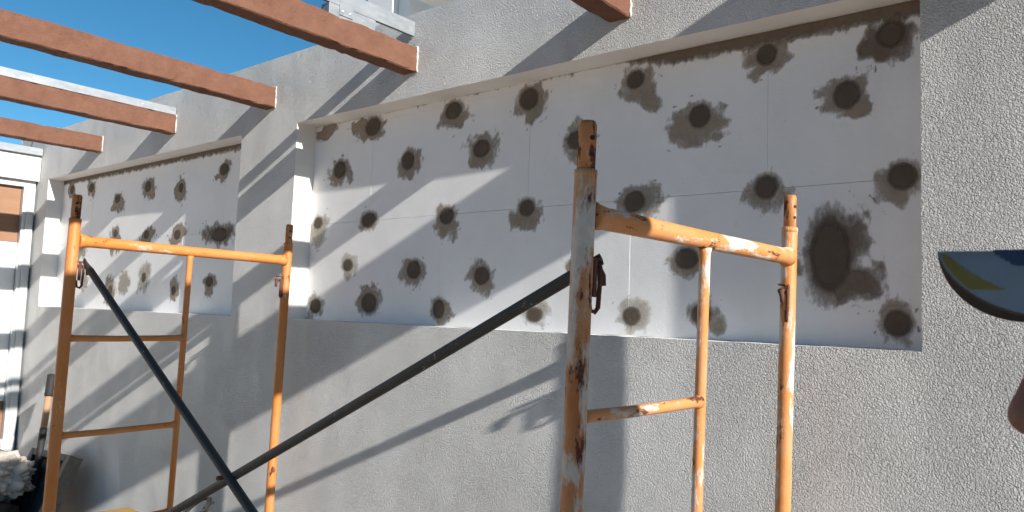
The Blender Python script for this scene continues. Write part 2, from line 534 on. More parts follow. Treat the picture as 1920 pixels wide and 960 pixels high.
PATCH_B = [
    (-6.292,2.523,0.050,0.034,-6.362,-6.212,2.446,2.583),
    (-5.812,2.401,0.045,0.032,-5.903,-5.714,2.301,2.445),
    (-5.341,2.454,0.048,0.038,-5.439,-5.238,2.371,2.523),
    (-4.869,2.409,0.029,0.032,-4.934,-4.805,2.302,2.495),
    (-4.342,2.48,0.050,0.037,-4.431,-4.268,2.406,2.534),
    (-4.349,2.077,0.087,0.040,-4.58,-4.162,2.005,2.157),
    (-5.804,2.144,0.036,0.028,-5.903,-5.707,1.986,2.207),
    (-5.313,2.116,0.039,0.030,-5.418,-5.18,2.057,2.172),
    (-4.876,2.099,0.043,0.032,-4.984,-4.756,2.035,2.17),
    (-4.433,1.79,0.044,0.030,-4.516,-4.357,1.711,1.849),
    (-4.874,1.731,0.028,0.031,-4.931,-4.804,1.659,1.819),
    (-5.307,1.82,0.032,0.034,-5.395,-5.213,1.71,1.931),
    (-5.588,1.784,0.000,0.000,-5.665,-5.521,1.685,1.879),
    (-5.821,1.725,0.036,0.039,-5.921,-5.733,1.589,1.842),
    (-6.313,1.784,0.000,0.000,-6.393,-6.214,1.722,1.887),
    (-6.39,2.034,0.000,0.000,-6.462,-6.29,1.983,2.097),
    (-6.663,2.535,0.043,0.036,-6.751,-6.599,2.464,2.597),
]

def foam_board(parent, x0, x1, z0, z1, dy):
    """one board, its edges a little worn"""
    bm = bmesh.new()
    g = 0.0006
    tilt = random.uniform(-0.0008, 0.0008)
    add_box(bm, (x0 + g * 0.4, FOAM_Y + dy, z0 + g), (x1 - g * 0.4, FOAM_Y + 0.05, z1 - g), 0.0005, 1)
    for v in bm.verts:
        v.co.x += tilt * (v.co.z - z0) * 2
        if v.co.y < FOAM_Y + 0.02:
            v.co.y += tilt * (v.co.x - x0)
    return bm_obj('foam_board', bm, M['foam'], parent)

def patch_mesh(name, dens, x0, x1, z0, z1, y, cell, mat, parent, thr=0.06):
    """ragged thin smear: only the cells where mortar sticks; density is kept for the feathered edge"""
    nx = max(4, int((x1 - x0) / cell)); nz = max(4, int((z1 - z0) / cell))
    D = [[dens(x0 + (x1 - x0) * i / nx, z0 + (z1 - z0) * j / nz) for i in range(nx + 1)] for j in range(nz + 1)]
    used, vs, fs, dv = {}, [], [], []
    def vid(i, j):
        if (i, j) not in used:
            used[(i, j)] = len(vs)
            d = D[j][i]
            vs.append((x0 + (x1 - x0) * i / nx, y - 0.0007 * max(0, min(1, d)), z0 + (z1 - z0) * j / nz))
            dv.append(max(0.0, min(1.0, d)))
        return used[(i, j)]
    for j in range(nz):
        for i in range(nx):
            if max(D[j][i], D[j][i + 1], D[j + 1][i], D[j + 1][i + 1]) > thr:
                fs.append((vid(i, j), vid(i + 1, j), vid(i + 1, j + 1), vid(i, j + 1)))
    if not fs:
        return None
    o = from_py(name, vs, fs, mat, parent, True)
    at = o.data.attributes.new('dens', 'FLOAT', 'POINT')
    at.data.foreach_set('value', dv)
    return o

def make_patch(parent, p, k, dark=False, thin=False):
    cx, cz, rx, rz, x0, x1, z0, z1 = p
    mx, mz = (x0 + x1) / 2, (z0 + z1) / 2
    hx, hz = (x1 - x0) / 2, (z1 - z0) / 2
    off = Vector((k * 3.7, 0, k * 1.3))
    hole = rx > 0
    rnd = random.Random(k * 17 + 3)
    # each patch is two to four overlapping trowel strokes of its own direction
    strokes = [(mx, mz, hx * 0.98, hz * 0.95, rnd.uniform(-0.5, 0.5))]
    for _ in range(rnd.randint(1, 3)):
        strokes.append((mx + rnd.uniform(-0.7, 0.7) * hx, mz + rnd.uniform(-0.75, 0.55) * hz, hx * rnd.uniform(0.35, 0.85), hz * rnd.uniform(0.3, 0.75), rnd.uniform(-1.2, 1.2)))
    drag = rnd.uniform(0, math.pi)
    ca, sa = math.cos(drag), math.sin(drag)
    strength = rnd.uniform(0.6, 1.15)
    def dens(x, z):
        wx = 0.016 * noise.noise(Vector((x * 16, 1.0, z * 16)) + off)
        wz = 0.018 * noise.noise(Vector((x * 16, 7.0, z * 16)) + off)
        best = -1.0
        for sx, sz, ax, az, an in strokes:
            u, w = x + wx - sx, z + wz - sz
            c_, s_ = math.cos(an), math.sin(an)
            u, w = (u * c_ + w * s_) / ax, (-u * s_ + w * c_) / az
            best = max(best, 1.0 - math.sqrt(u * u + w * w))
        p_, q_ = (x * ca + z * sa), (-x * sa + z * ca)
        n1 = noise.fractal(Vector((p_ * 9, 2.0, q_ * 34)) + off, 0.9, 2.1, 3)      # drag marks
        n2 = noise.fractal(Vector((x * 26, 5.0, z * 20)) + off, 0.9, 2.1, 3)
        v = (best * 1.15 + 0.26 * n1 + 0.36 * n2 + 0.15) * strength
        if hole:
            e = math.hypot((x - cx) / (rx * 1.5), (z - cz) / (rz * 1.5))
            v = max(v, 1.05 - e)
        if v < 0.06 and best > -0.40:
            f = noise.fractal(Vector((p_ * 20, 11.0, q_ * 70)) + off, 0.9, 2.1, 3)
            if f > 0.58:
                v = (f - 0.58) * 1.4 + 0.07
        return v
    pad = 1.5
    cell = 0.0042 if hx > 0.03 else 0.005
    m = M['smear_dark'] if dark else (M['smear_thin_or_lit'] if thin else M['smear'])
    o = patch_mesh('mortar_patch', dens, mx - hx * pad, mx + hx * pad, max(mz - hz * pad, NB + 0.004), min(mz + hz * pad, NT_Z - 0.004), FOAM_Y - 0.0012, cell, m, parent)
    if hole and o is not None:
        n, prof = 30, ((0.0, 1.0), (0.50, 1.0), (0.75, 0.80), (0.92, 0.48), (1.08, 0.22), (1.30, 0.0))
        vs, fs, dv = [], [], []
        for s_, d_ in prof[1:]:
            for q in range(n):
                a = 2 * math.pi * q / n
                jj = 1 + 0.06 * noise.noise(Vector((math.cos(a) * 2, k * 5.1, math.sin(a) * 2)))
                vs.append((cx + math.cos(a) * rx * 0.9 * s_ * jj, FOAM_Y - 0.0023 - 0.0003 * d_, cz + math.sin(a) * rz * 0.9 * s_ * jj))
                dv.append(d_)
        for rr in range(len(prof) - 2):
            for q in range(n):
                fs.append(((rr + 1) * n + q, (rr + 1) * n + (q + 1) % n, rr * n + (q + 1) % n, rr * n + q))
        fs.append(tuple(range(n)))
        pg = from_py('mortar_plug', vs, fs, M['plug'], o, True)
        pg.data.attributes.new('dens', 'FLOAT', 'POINT').data.foreach_set('value', dv)
    return o

def niche_fill(nic, label, seams_top, seams_bot, patches, thin_or_lit_ids, dark_ids, band):
    a, b = nic
    root = tag(empty('foam_insulation', ((a + b) / 2, FOAM_Y, NB)), label, 'insulation')
    ZM, ZT = 2.091, 2.592
    for z0, z1, seams in ((ZM, ZT, seams_top), (NB, ZM, seams_bot)):
        xs = [a] + list(seams) + [b]
        for k, (x0, x1) in enumerate(zip(xs, xs[1:])):
            foam_board(root, x0, x1, z0, z1, random.uniform(-0.0004, 0.0004))
    box_obj('joint_filler', (a + 0.001, FOAM_Y + 0.001, ZT - 0.001), (b - 0.001, FOAM_Y + 0.05, NT_Z - 0.001), M['foam'], root)
    for k, p in enumerate(patches):
        make_patch(root, p, k + (0 if a > -3.5 else 50), k in dark_ids, k in thin_or_lit_ids)
    # mortar dragged along the head of the niche
    def bd(x, z):
        lo = band(x)
        n1 = noise.fractal(Vector((x * 16, 2.0, z * 14)), 0.9, 2.1, 4)
        n2 = noise.fractal(Vector((x * 70, 5.0, z * 22)), 0.9, 2.1, 3)
        return (z - lo) / 0.026 * 0.60 + 0.30 * n1 + 0.24 * n2
    pb = patch_mesh('mortar_band', bd, a + 0.003, b - 0.003, 2.50, NT_Z - 0.002, FOAM_Y - 0.0010, 0.006, M['smear_dark'], root)
    pb['kind'] = 'stuff'
    for c in COL.objects:
        if c.parent is root:
            c.matrix_parent_inverse = Matrix.Translation(-Vector(root.location))
    return root

def band_a(x):
    # thin line on the left, a wide strip on the right
    if x < -1.55:
        return 2.617
    t = min(1, (x + 1.55) / 0.25)
    return 2.617 * (1 - t) + 2.566 * t
niche_fill(NICHES[0], 'white foam boards with dark mortar patches filling the large nearer niche',
           (-2.945, -1.948, -0.945), (-2.443, -1.457), PATCH_A, {19, 20, 24, 26, 28}, {12, 32}, band_a)  # first id set: sunlit patches, their brightness put into a paler mortar
niche_fill(NICHES[1], 'white foam boards with mortar patches filling the far smaller-looking niche behind scaffold',
           (-6.25, -5.30, -4.32), (-5.80, -4.80), PATCH_B, {11, 12, 14, 15}, {5}, lambda x: 2.578)

# ------------------------------------------------------------------ pergola beams
def rough_beam(name, x1, y0, y1, z0, z1, w, mat, amp=0.0028, n=110):
    """cast beam with slightly uneven faces and nicked arrises"""
    prof = []
    xa, xb = x1 - w, x1
    c = 0.005
    ring = [(xa + c, z0), (xb - c, z0), (xb, z0 + c), (xb, (z0 + z1) / 2), (xb, z1 - c), (xb - c, z1), (xa + c, z1), (xa, z1 - c), (xa, (z0 + z1) / 2), (xa, z0 + c)]
    vs, fs = [], []
    m = len(ring)
    for k in range(n + 1):
        y = y0 + (y1 - y0) * k / n
        for q, (x, z) in enumerate(ring):
            j1 = noise.fractal(Vector((x * 9, y * 9, z * 9)), 0.8, 2.0, 3)
            j2 = noise.noise(Vector((x * 9 + q, y * 38, z * 9)))
            chip = 0.004 if noise.noise(Vector((q * 3.3, y * 30, x))) > 0.45 and q in (1, 2, 4, 5, 0, 9) else 0
            sx = 1 if x > (xa + xb) / 2 else -1
            sz = 1 if z > (z0 + z1) / 2 else -1
            vs.append((x + amp * j1 + 0.0012 * j2 - sx * chip, y, z + amp * j1 * 0.8 + 0.0012 * j2 - sz * chip))
    for k in range(n):
        for q in range(m):
            a = k * m + q; b2 = k * m + (q + 1) % m
            fs.append((a, b2, b2 + m, a + m))
    fs.append(tuple(range(m))[::-1]); fs.append(tuple(range(n * m, n * m + m)))
    bm = bmesh.new()
    V = [bm.verts.new(v) for v in vs]
    for f in fs:
        bm.faces.new([V[i] for i in f])
    return bm_obj(name, bm, mat)

OUT_Y = -1.25
BEAMS = [(-5.852, 'terracotta beam nearest the white doorway, farthest of the pergola beams'),
         (-4.756, 'terracotta beam with a flat galvanised channel running along its top'),
         (-3.642, 'terracotta beam without any steel, third pergola beam from the doorway'),
         (-2.522, 'terracotta beam with riveted galvanised bracket above its wall end'),
         (-1.408, 'short view of terracotta beam end above the large niche'),
         (-0.290, 'terracotta pergola beam next to the deep end beam')]
for x, lab in BEAMS:
    o = rough_beam('pergola_beam', x, OUT_Y, WALL_Y - 0.001, BEAM_Z0, BEAM_Z1, BEAM_W, M['beam'])
    tag(o, lab, 'beam', 'pergola beams')
    # ragged white filler where the beam meets the wall
    pts = []
    per = [(x - BEAM_W, BEAM_Z0), (x, BEAM_Z0), (x, BEAM_Z1), (x - BEAM_W, BEAM_Z1)]
    for a, b in ((1, 2), (2, 3)):
        for k in range(14):
            t = k / 14
            pts.append((per[a][0] * (1 - t) + per[b][0] * t + random.uniform(-0.003, 0.003), WALL_Y - 0.002, per[a][1] * (1 - t) + per[b][1] * t + random.uniform(-0.003, 0.003)))
    bm = bmesh.new()
    add_tube(bm, pts, [random.uniform(0.003, 0.0055) for _ in pts], 7, True, 0.25)
    bm_obj('filler_bead', bm, M['caulk'], o, True)
# deep end beam that throws the wide shadow
o = rough_beam('end_beam', 0.182, OUT_Y, WALL_Y - 0.001, 2.73, 3.205, 0.10, M['beam'])
tag(o, 'deep terracotta end beam closing the pergola on the right', 'beam')
# outer girder and posts behind the camera carry the beams
o = box_obj('outer_girder', (-7.0, OUT_Y - 0.05, 2.48), (0.4, OUT_Y + 0.13, 2.734), M['beam'], None, 0.006)
tag(o, 'long terracotta girder carrying the outer ends of the pergola beams', 'beam')
for k, x in enumerate((-6.9, -3.4, 0.15)):
    o = box_obj('pergola_post', (x, OUT_Y - 0.04, 0.0), (x + 0.2, OUT_Y + 0.12, 2.479), M['stucco'], None, 0.008)
    tag(o, ('stucco post under the outer girder by the doorway', 'stucco post under the middle of the outer girder', 'stucco post under the end beam of the pergola')[k], 'post', 'pergola posts')
o = box_obj('shade_pier', (1.0, 0.36, 0.0), (1.25, 1.12, 3.32), M['stucco'], None, 0.01)  # unseen pier added to keep sun off the outer scaffold legs and cap
tag(o, 'unseen stucco pier added right of the scaffold to shade its outer legs and the cap', 'pier')

# ------------------------------------------------------------------ galvanised steel on the beams
def channel(name, xa, xb, y0, y1, z0, z1, parent, t=0.0022):
    """C channel: web on the +x side, two flanges, open towards -x"""
    bm = bmesh.new()
    add_box(bm, (xb - t, y0, z0), (xb, y1, z1))
    add_box(bm, (xa, y0, z1 - t), (xb - t - 0.0002, y1, z1 - 0.0003))
    add_box(bm, (xa, y0, z0 + 0.0003), (xb - t - 0.0002, y1, z0 + t))
    return bm_obj(name, bm, M['galv'], parent)
st = tag(empty('steel_channel', (-4.756, WALL_Y, BEAM_Z1)), 'flat galvanised channel lying along the top of the second beam', 'steel channel')
def loc_parent(o, p):
    o.parent = p
    o.matrix_parent_inverse = Matrix.Translation(-Vector(p.location))
c = channel('channel_web', -4.83, -4.760, OUT_Y, WALL_Y - 0.006, BEAM_Z1 + 0.003, BEAM_Z1 + 0.050, None); loc_parent(c, st)
for y in (-0.4, 0.6, 1.5, 2.1):
    c = tube_obj('screw_head', [(-4.7602, y, BEAM_Z1 + 0.026), (-4.7572, y, BEAM_Z1 + 0.026)], [0.006, 0.0045], M['rivet'], None, 10); loc_parent(c, st)

st = tag(empty('steel_bracket', (-2.55, WALL_Y, BEAM_Z1)), 'galvanised steel channel with riveted splice plate above a terracotta beam', 'steel bracket')
parts = [channel('channel_web', -2.562, -2.545, OUT_Y, WALL_Y - 0.004, 2.905, 2.972, None),
         box_obj('spacer_block', (-2.600, 1.842, BEAM_Z1 + 0.002), (-2.546, 2.087, 2.904), M['galv'], None, 0.001),
         box_obj('splice_plate', (-2.5445, 1.893, 2.866), (-2.5420, 1.962, 2.968), M['galv'], None, 0.0006)]
for y, z in ((1.908, 2.952), (1.945, 2.952), (1.908, 2.884), (1.945, 2.884)):
    parts.append(tube_obj('rivet', [(-2.5425, y, z), (-2.5398, y, z), (-2.5380, y, z)], [0.0052, 0.0048, 0.002], M['rivet'], None, 12))
for c in parts:
    loc_parent(c, st)

# ------------------------------------------------------------------ things above the parapet
pc = tag(empty('white_column', (-3.25, 2.85, TOP)), 'white square column rising behind the parapet', 'column')
bm = bmesh.new(); add_box(bm, (-3.40, 2.72, 0.0), (-3.18, 2.94, 4.6), 0.004)
c = bm_obj('shaft', bm, M['white_paint'], None); loc_parent(c, pc)
bm = bmesh.new(); add_box(bm, (-3.177, 2.76, 2.6), (-3.09, 2.95, 4.6), 0.004)
c = bm_obj('downpipe_casing', bm, M['white_paint'], None); loc_parent(c, pc)
o = box_obj('roof_edge_beam', (-3.0, 2.70, 3.335), (3.0, 2.9, 3.6), M['white_paint'], None, 0.005)
tag(o, 'grey underside of a white roof edge above the parapet', 'roof beam')
bm = bmesh.new()
vs = [(-4.58, 2.50, TOP + 0.001), (-4.43, 2.50, TOP + 0.001), (-4.43, 2.62, TOP + 0.001), (-4.58, 2.62, TOP + 0.001), (-4.475, 2.51, TOP + 0.045), (-4.432, 2.51, TOP + 0.045), (-4.432, 2.61, TOP + 0.045), (-4.475, 2.61, TOP + 0.045)]
V = [bm.verts.new(v) for v in vs]
for f in ((0, 1, 5, 4), (1, 2, 6, 5), (2, 3, 7, 6), (3, 0, 4, 7), (4, 5, 6, 7), (3, 2, 1, 0)):
    bm.faces.new([V[i] for i in f])
tag(bm_obj('mortar_wedge', bm, M['white_paint']), 'small white wedge lying on top of the parapet', 'mortar wedge')
bm = bmesh.new()
add_box(bm, (-7.60, 2.33, 2.86), (-7.08, 2.62, 3.10), 0.02, 3)
bmesh.ops.subdivide_edges(bm, edges=list(bm.edges), cuts=4, use_grid_fill=True)
for v in bm.verts:
    v.co += Vector((noise.noise(v.co * 14), noise.noise(v.co * 14 + Vector((5, 0, 0))), noise.noise(v.co * 14 + Vector((0, 5, 0))))) * 0.022
tag(bm_obj('broken_block', bm, M['brick']), 'rough broken block at the far end of the parapet', 'block')

# ------------------------------------------------------------------ end wall with doorway
EX = CORNER_X
ew = tag(empty('end_wall', (EX, 1.0, 0)), 'white end wall with a boarded aluminium doorway, left edge of the photo', 'wall')
def epart(name, a, b, mat, bevel=0.003):
    o = box_obj(name, a, b, mat, None, bevel); loc_parent(o, ew); return o
epart('lintel', (EX - 0.25, -2.2, 2.615), (EX, WALL_Y - 0.004, 2.822), M['smooth_render'])
epart('wall_beside_door', (EX - 0.25, -2.2, 0), (EX, 0.9, 2.612), M['smooth_render'])
cap = epart('capping_channel', (EX - 0.14, -2.2, 2.825), (EX + 0.035, WALL_Y - 0.006, 2.885), M['galv'])
fr = epart('door_frame', (EX - 0.16, 2.222, 0.0), (EX - 0.04, 2.308, 2.56), M['aluminium'], 0.004)
epart('frame_groove', (EX - 0.039, 2.246, 0.0), (EX - 0.028, 2.300, 2.555), M['aluminium'], 0.003)
epart('door_frame', (EX - 0.16, 0.905, 2.562), (EX - 0.05, 2.308, 2.612), M['aluminium'], 0.003)
epart('door_frame', (EX - 0.16, 0.905, 0.0), (EX - 0.05, 0.98, 2.56), M['aluminium'], 0.003)
epart('brown_board', (EX - 0.13, 0.982, 2.105), (EX - 0.095, 2.220, 2.558), M['ply'])
epart('white_board', (EX - 0.13, 0.982, 0.815), (EX - 0.09, 2.220, 2.100), M['white_paint'])
epart('brown_board', (EX - 0.13, 0.982, 0.515), (EX - 0.095, 2.220, 0.812), M['ply'])
epart('white_board', (EX - 0.13, 0.982, 0.0), (EX - 0.09, 2.220, 0.512), M['white_paint'])

# ------------------------------------------------------------------ scaffold frames
LEG_H, W_FR = 1.93, 1.014
def scaffold_frame(label, base, lean, rz, mats, hook_dir=1):
    """ladder frame: two legs, head bar, inner post, rungs, spigots and gravity locks"""
    leg_l, leg_r, bar, post, rung = mats
    root = tag(empty('scaffold_frame', base), label, 'scaffold', 'scaffold frames')
    root.rotation_euler = (0, lean, rz)
    def tube(name, pts, rad, mat, parent=root, n=20):
        return tube_obj(name, pts, rad, mat, parent, n)
    for k, (y, m) in enumerate(((0.0, leg_l), (W_FR, leg_r))):
        lg = tube('leg', [(0, y, 0.012), (0, y, 0.6), (0, y, 1.2), (0, y, LEG_H - 0.004), (0, y, LEG_H)], [0.0218, 0.0218, 0.0218, 0.0218, 0.0208], m)
        tube('base_plate', [(0, y, 0.0), (0, y, 0.012)], 0.06, M['rust'], lg, 24)
        sp = tube('spigot', [(0, y, LEG_H - 0.03), (0, y, LEG_H + 0.088), (0, y, LEG_H + 0.096)], [0.0178, 0.0178, 0.0150], M['spigot'])
        for z, ax in ((LEG_H + 0.062, 1), (LEG_H + 0.03, -1)):
            d = Vector((0.93, -0.36 * 1, 0)).normalized()
            tube('pin_hole', [Vector((0, y, z)) + d * 0.015, Vector((0, y, z)) + d * 0.0182], [0.0055, 0.0050], M['rubber'], sp, 12)
        # collar ring at the top of the leg
        tube('collar', [(0, y, LEG_H - 0.012), (0, y, LEG_H - 0.008), (0, y, LEG_H + 0.001), (0, y, LEG_H + 0.003)], [0.0219, 0.0226, 0.0224, 0.0185], m)
        # gravity lock on the inner side of the leg
        s = 1 if k == 0 else -1
        zs = 1.745
        for zz in (zs, 0.57):
            st = tube('lock_stud', [(0, y + s * 0.018, zz), (0, y + s * 0.060, zz)], 0.0075, M['rust'], root, 12)
            bm = bmesh.new()
            add_box(bm, (-0.010, min(y + s * 0.020, y + s * 0.052), zz + 0.016), (0.012, max(y + s * 0.020, y + s * 0.052), zz + 0.021), 0.001, 1)
            add_box(bm, (0.0095, min(y + s * 0.022, y + s * 0.034), zz - 0.055), (0.0135, max(y + s * 0.022, y + s * 0.034), zz + 0.0155), 0.001, 1)
            bm_obj('lock_plate', bm, M['rust'], root)
            tube('lock_loop', [(0.014, y + s * 0.040, zz + 0.006), (0.015, y + s * 0.040, zz - 0.03), (0.013, y + s * 0.040, zz - 0.075), (0.010, y + s * 0.034, zz - 0.084), (0.006, y + s * 0.024, zz - 0.080), (0.004, y + s * 0.021, zz - 0.055)], 0.0048, M['rust'], root, 8)
            tube('lock_lever', [(0.0, y + s * 0.058, zz), (0.006, y + s * 0.060, zz - 0.012), (0.008, y + s * 0.062, zz - 0.032)], [0.007, 0.0075, 0.006], M['rust'], root, 8)
    zb = 1.846
    tube('head_bar', [(0, 0.016, zb), (0, 0.035, zb), (0, 0.07, zb), (0, 0.5, zb - 0.001), (0, W_FR - 0.06, zb), (0, W_FR - 0.03, zb), (0, W_FR - 0.016, zb)],
         [0.031, 0.0265, 0.0228, 0.0222, 0.0228, 0.026, 0.030], bar)
    yp = 0.495
    tube('inner_post', [(0, yp, 0.10), (0, yp, 0.9), (0, yp, zb - 0.035), (0, yp, zb - 0.020)], [0.0130, 0.0130, 0.0134, 0.0165], post, root, 16)
    for z in (1.462, 1.085, 0.71, 0.335):
        tube('rung', [(0, 0.015, z), (0, 0.035, z), (0, 0.20, z - 0.002), (0, yp - 0.03, z), (0, yp - 0.008, z)], [0.0165, 0.0128, 0.0124, 0.0128, 0.0165], rung, root, 14)
    tube('foot_bar', [(0, 0.018, 0.12), (0, W_FR - 0.018, 0.12)], 0.0135, rung, root, 14)
    return root

near_fr = scaffold_frame('orange scaffold frame nearest the camera, its left leg caked with cement', (-0.853, 1.2, 0.0), 0.018, -0.028,
                         (M['orange_worn'], M['orange_a'], M['orange_h'], M['orange_a'], M['orange_h']))
far_fr = scaffold_frame('cleaner orange scaffold frame farther away, in front of the far niche', (-3.282, 1.2, 0.037), 0.024, 0.055,
                        (M['orange_clean'], M['orange_clean'], M['orange_clean_h'], M['orange_clean'], M['orange_clean_h']))
for k, (x, y) in enumerate(((-3.282, 1.2), (-3.338, 2.212))):
    o = box_obj('wooden_block', (x - 0.11, y - 0.09 if k == 0 else y - 0.09, 0.0), (x + 0.11, y + 0.09, 0.036), M['plank'], None, 0.003)
    tag(o, ('wooden block under the outer leg of the far scaffold frame', 'wooden block under the wall side leg of the far scaffold frame')[k], 'wood block', 'blocks under the far frame')

br = tag(empty('cross_brace', (-2.05, 1.26, 0.0)), 'long black steel cross brace joining the two orange scaffold frames', 'brace')
def brace_bar(p, q, r, sag):
    p, q = Vector(p), Vector(q)
    d = (q - p).normalized()
    pts, rad = [], []
    for t in (0.0, 0.012, 0.03, 0.25, 0.5, 0.75, 0.97, 0.988, 1.0):
        c = p.lerp(q, t)
        c.z -= sag * 4 * t * (1 - t)
        pts.append(c)
        rad.append(r if 0.02 < t < 0.98 else r * 0.92)
    bm = bmesh.new()
    add_tube(bm, pts, rad, 16)
    for v in bm.verts:                       # flattened drilled ends
        t = (v.co - p).dot(d) / (q - p).length
        if t < 0.02 or t > 0.98:
            mid = p.y + (q.y - p.y) * t
            v.co.y = mid + (v.co.y - mid) * 0.25
    o = bm_obj('brace_bar', bm, M['brace'])
    loc_parent(o, br)
    return o
brace_bar((-0.812, 1.252, 1.765), (-3.285, 1.262, 0.566), 0.0132, 0.004)
brace_bar((-3.238, 1.246, 1.806), (-0.84, 1.238, 0.455), 0.0138, 0.006)
o = tube_obj('pivot_bolt', [(-2.10, 1.218, 1.144), (-2.10, 1.285, 1.144)], 0.007, M['rust'], None, 10); loc_parent(o, br)

# ------------------------------------------------------------------ clutter at the foot of the wall
def basis_box(bm, o, u, v, w, a, b, bevel=0.003):
    """box from a to b in the basis (u, v, w) at o"""
    t = bmesh.new()
    add_box(t, a, b, bevel, 1)
    for q in t.verts:
        q.co = o + u * q.co.x + v * q.co.y + w * q.co.z
    me = bpy.data.meshes.new('t'); t.to_mesh(me); t.free(); bm.from_mesh(me); bpy.data.meshes.remove(me)
tl, tr_, bl = Vector((-6.20, 2.215, 0.545)), Vector((-5.52, 2.215, 0.585)), Vector((-5.88, 1.97, 0.012))
U = (tr_ - tl).normalized(); V_ = (bl - tl); V_ = (V_ - U * V_.dot(U)); LV = V_.length; V_.normalize(); N_ = U.cross(V_)
if N_.y > 0: N_ = -N_
trg = tag(empty('mixing_trough', tuple(bl)), 'grey sheet metal mixing trough leaning against the wall behind scaffold', 'trough')
WU = (tr_ - tl).length
for nm, a, b, m in (('trough_floor', (0.02, 0.02, 0.0), (WU - 0.02, LV - 0.02, 0.012), 'trough'),
                    ('trough_side', (WU - 0.06, 0.0, -0.004), (WU, LV, 0.085), 'trough_rim'),
                    ('trough_side', (0.0, 0.0, -0.004), (0.05, LV, 0.085), 'trough'),
                    ('trough_end', (0.052, 0.0, -0.004), (WU - 0.062, 0.045, 0.085), 'trough'),
                    ('trough_end', (0.052, LV - 0.045, -0.004), (WU - 0.062, LV, 0.085), 'trough')):
    bm = bmesh.new(); basis_box(bm, tl, U, V_, N_, a, b)
    o = bm_obj(nm, bm, M[m]); loc_parent(o, trg)

def crumple(name, c, rad, amp, freq, mat, seed, flat=None, sub=5, creased=False):
    bm = bmesh.new()
    bmesh.ops.create_icosphere(bm, subdivisions=sub, radius=1.0)
    for v in bm.verts:
        d = v.co.normalized()
        n = noise.fractal(d * freq + Vector((seed, 0, 0)), 1.1, 2.0, 3)
        rg = 1 - abs(noise.noise(d * freq * 1.7 + Vector((0, seed, 0)))) * 2
        k = 1 + amp * n + amp * 0.7 * rg
        if creased:
            f = noise.voronoi(d * 2.4 + Vector((seed, 1, 2)) + Vector((n, rg, n)) * 0.25)[0]
            k = 0.82 + 0.5 * amp * n + 0.9 * amp * (f[1] - f[0]) + 0.25 * amp * abs(noise.noise(d * 9))
        v.co = Vector((c[0] + d.x * rad[0] * k, c[1] + d.y * rad[1] * k, c[2] + d.z * rad[2] * k))
        if flat is not None and v.co.z < flat:
            v.co.z = flat
        if v.co.y > WALL_Y - 0.01:
            v.co.y = WALL_Y - 0.01
    return bm_obj(name, bm, mat, None, True)
tag(crumple('cement_sack', (-5.95, 1.66, 0.15), (0.40, 0.30, 0.19), 0.16, 2.2, M['sack'], 3.0, 0.0), 'dark slumped sack lying on the ground under the white plastic', 'sack')
tag(crumple('rubble_sack', (-6.52, 1.98, 0.17), (0.32, 0.26, 0.21), 0.16, 2.2, M['sack'], 8.0, 0.0), 'dark bulging sack behind the plastic by the doorway', 'sack')
tag(crumple('plastic_bag', (-6.10, 1.90, 0.42), (0.33, 0.22, 0.17), 0.42, 1.7, M['bag_white'], 5.0, 0.12, 6, True), 'crumpled whitish plastic bag piled on the dark sacks', 'bag')

sh = tag(empty('shovel', (-5.87, 2.03, 0.0)), 'shovel with black grip and worn wooden handle leaning on the wall', 'shovel')
S0, S1 = Vector((-5.87, 2.03, 0.0)), Vector((-6.13, 2.205, 1.10))
def sp(t): return S0.lerp(S1, t)
for nm, pts, rad, m in (('grip', [sp(0.862), sp(0.872), sp(0.90), sp(0.97), sp(1.0), sp(1.004)], [0.024, 0.030, 0.029, 0.030, 0.031, 0.022], 'rubber'),
                        ('handle', [sp(0.66), sp(0.75), sp(0.862)], [0.0215, 0.022, 0.022], 'handle'),
                        ('socket', [sp(0.20), sp(0.25), sp(0.45), sp(0.66), sp(0.668)], [0.012, 0.018, 0.022, 0.0245, 0.0225], 'rubber')):
    o = tube_obj(nm, pts, rad, M[m], None, 18, 0.02); loc_parent(o, sh)
bm = bmesh.new()
bu = Vector((0.9, 0.35, 0)).normalized(); bd = (S1 - S0).normalized(); bn = bu.cross(bd)
rows = []
for i, t in enumerate(np.linspace(0.004, 0.27, 9)):
    w = 0.11 * min(1.0, (t / 0.07) ** 0.6) * (1.0 if t < 0.2 else max(0.2, 1 - (t - 0.2) / 0.085))
    rows.append([bm.verts.new(S0 + bd * (t * 1.14) + bu * w * s + bn * (0.025 * (s * s))) for s in (-1, -0.6, -0.2, 0.2, 0.6, 1)])
for A, B in zip(rows, rows[1:]):
    for k in range(5):
        bm.faces.new((A[k], A[k + 1], B[k + 1], B[k]))
bmesh.ops.solidify(bm, geom=list(bm.faces), thickness=0.003)
o = bm_obj('blade', bm, M['trough'], None, True); loc_parent(o, sh)

cr = tag(empty('wooden_crate', (-4.46, 1.95, 0.0)), 'yellowish wooden crate whose corner shows at the bottom edge', 'crate')
bm_parts = []
for k in range(5):
    z0 = 0.004 + k * 0.082
    for nm, a, b in (('slat', (-4.67, 1.752, z0), (-4.25, 1.768, z0 + 0.076)), ('slat', (-4.67, 2.132, z0), (-4.25, 2.148, z0 + 0.076))):
        loc_parent(box_obj(nm, a, b, M['plank'], None, 0.0015), cr)
    for nm, a, b in (('slat', (-4.67, 1.770, z0), (-4.655, 2.130, z0 + 0.076)), ('slat', (-4.265, 1.770, z0), (-4.25, 2.130, z0 + 0.076))):
        loc_parent(box_obj(nm, a, b, M['plank'], None, 0.0015), cr)
for k in range(4):
    loc_parent(box_obj('lid_board', (-4.675, 1.745 + k * 0.102, 0.418), (-4.245, 1.843 + k * 0.102, 0.436), M['plank'], None, 0.002), cr)

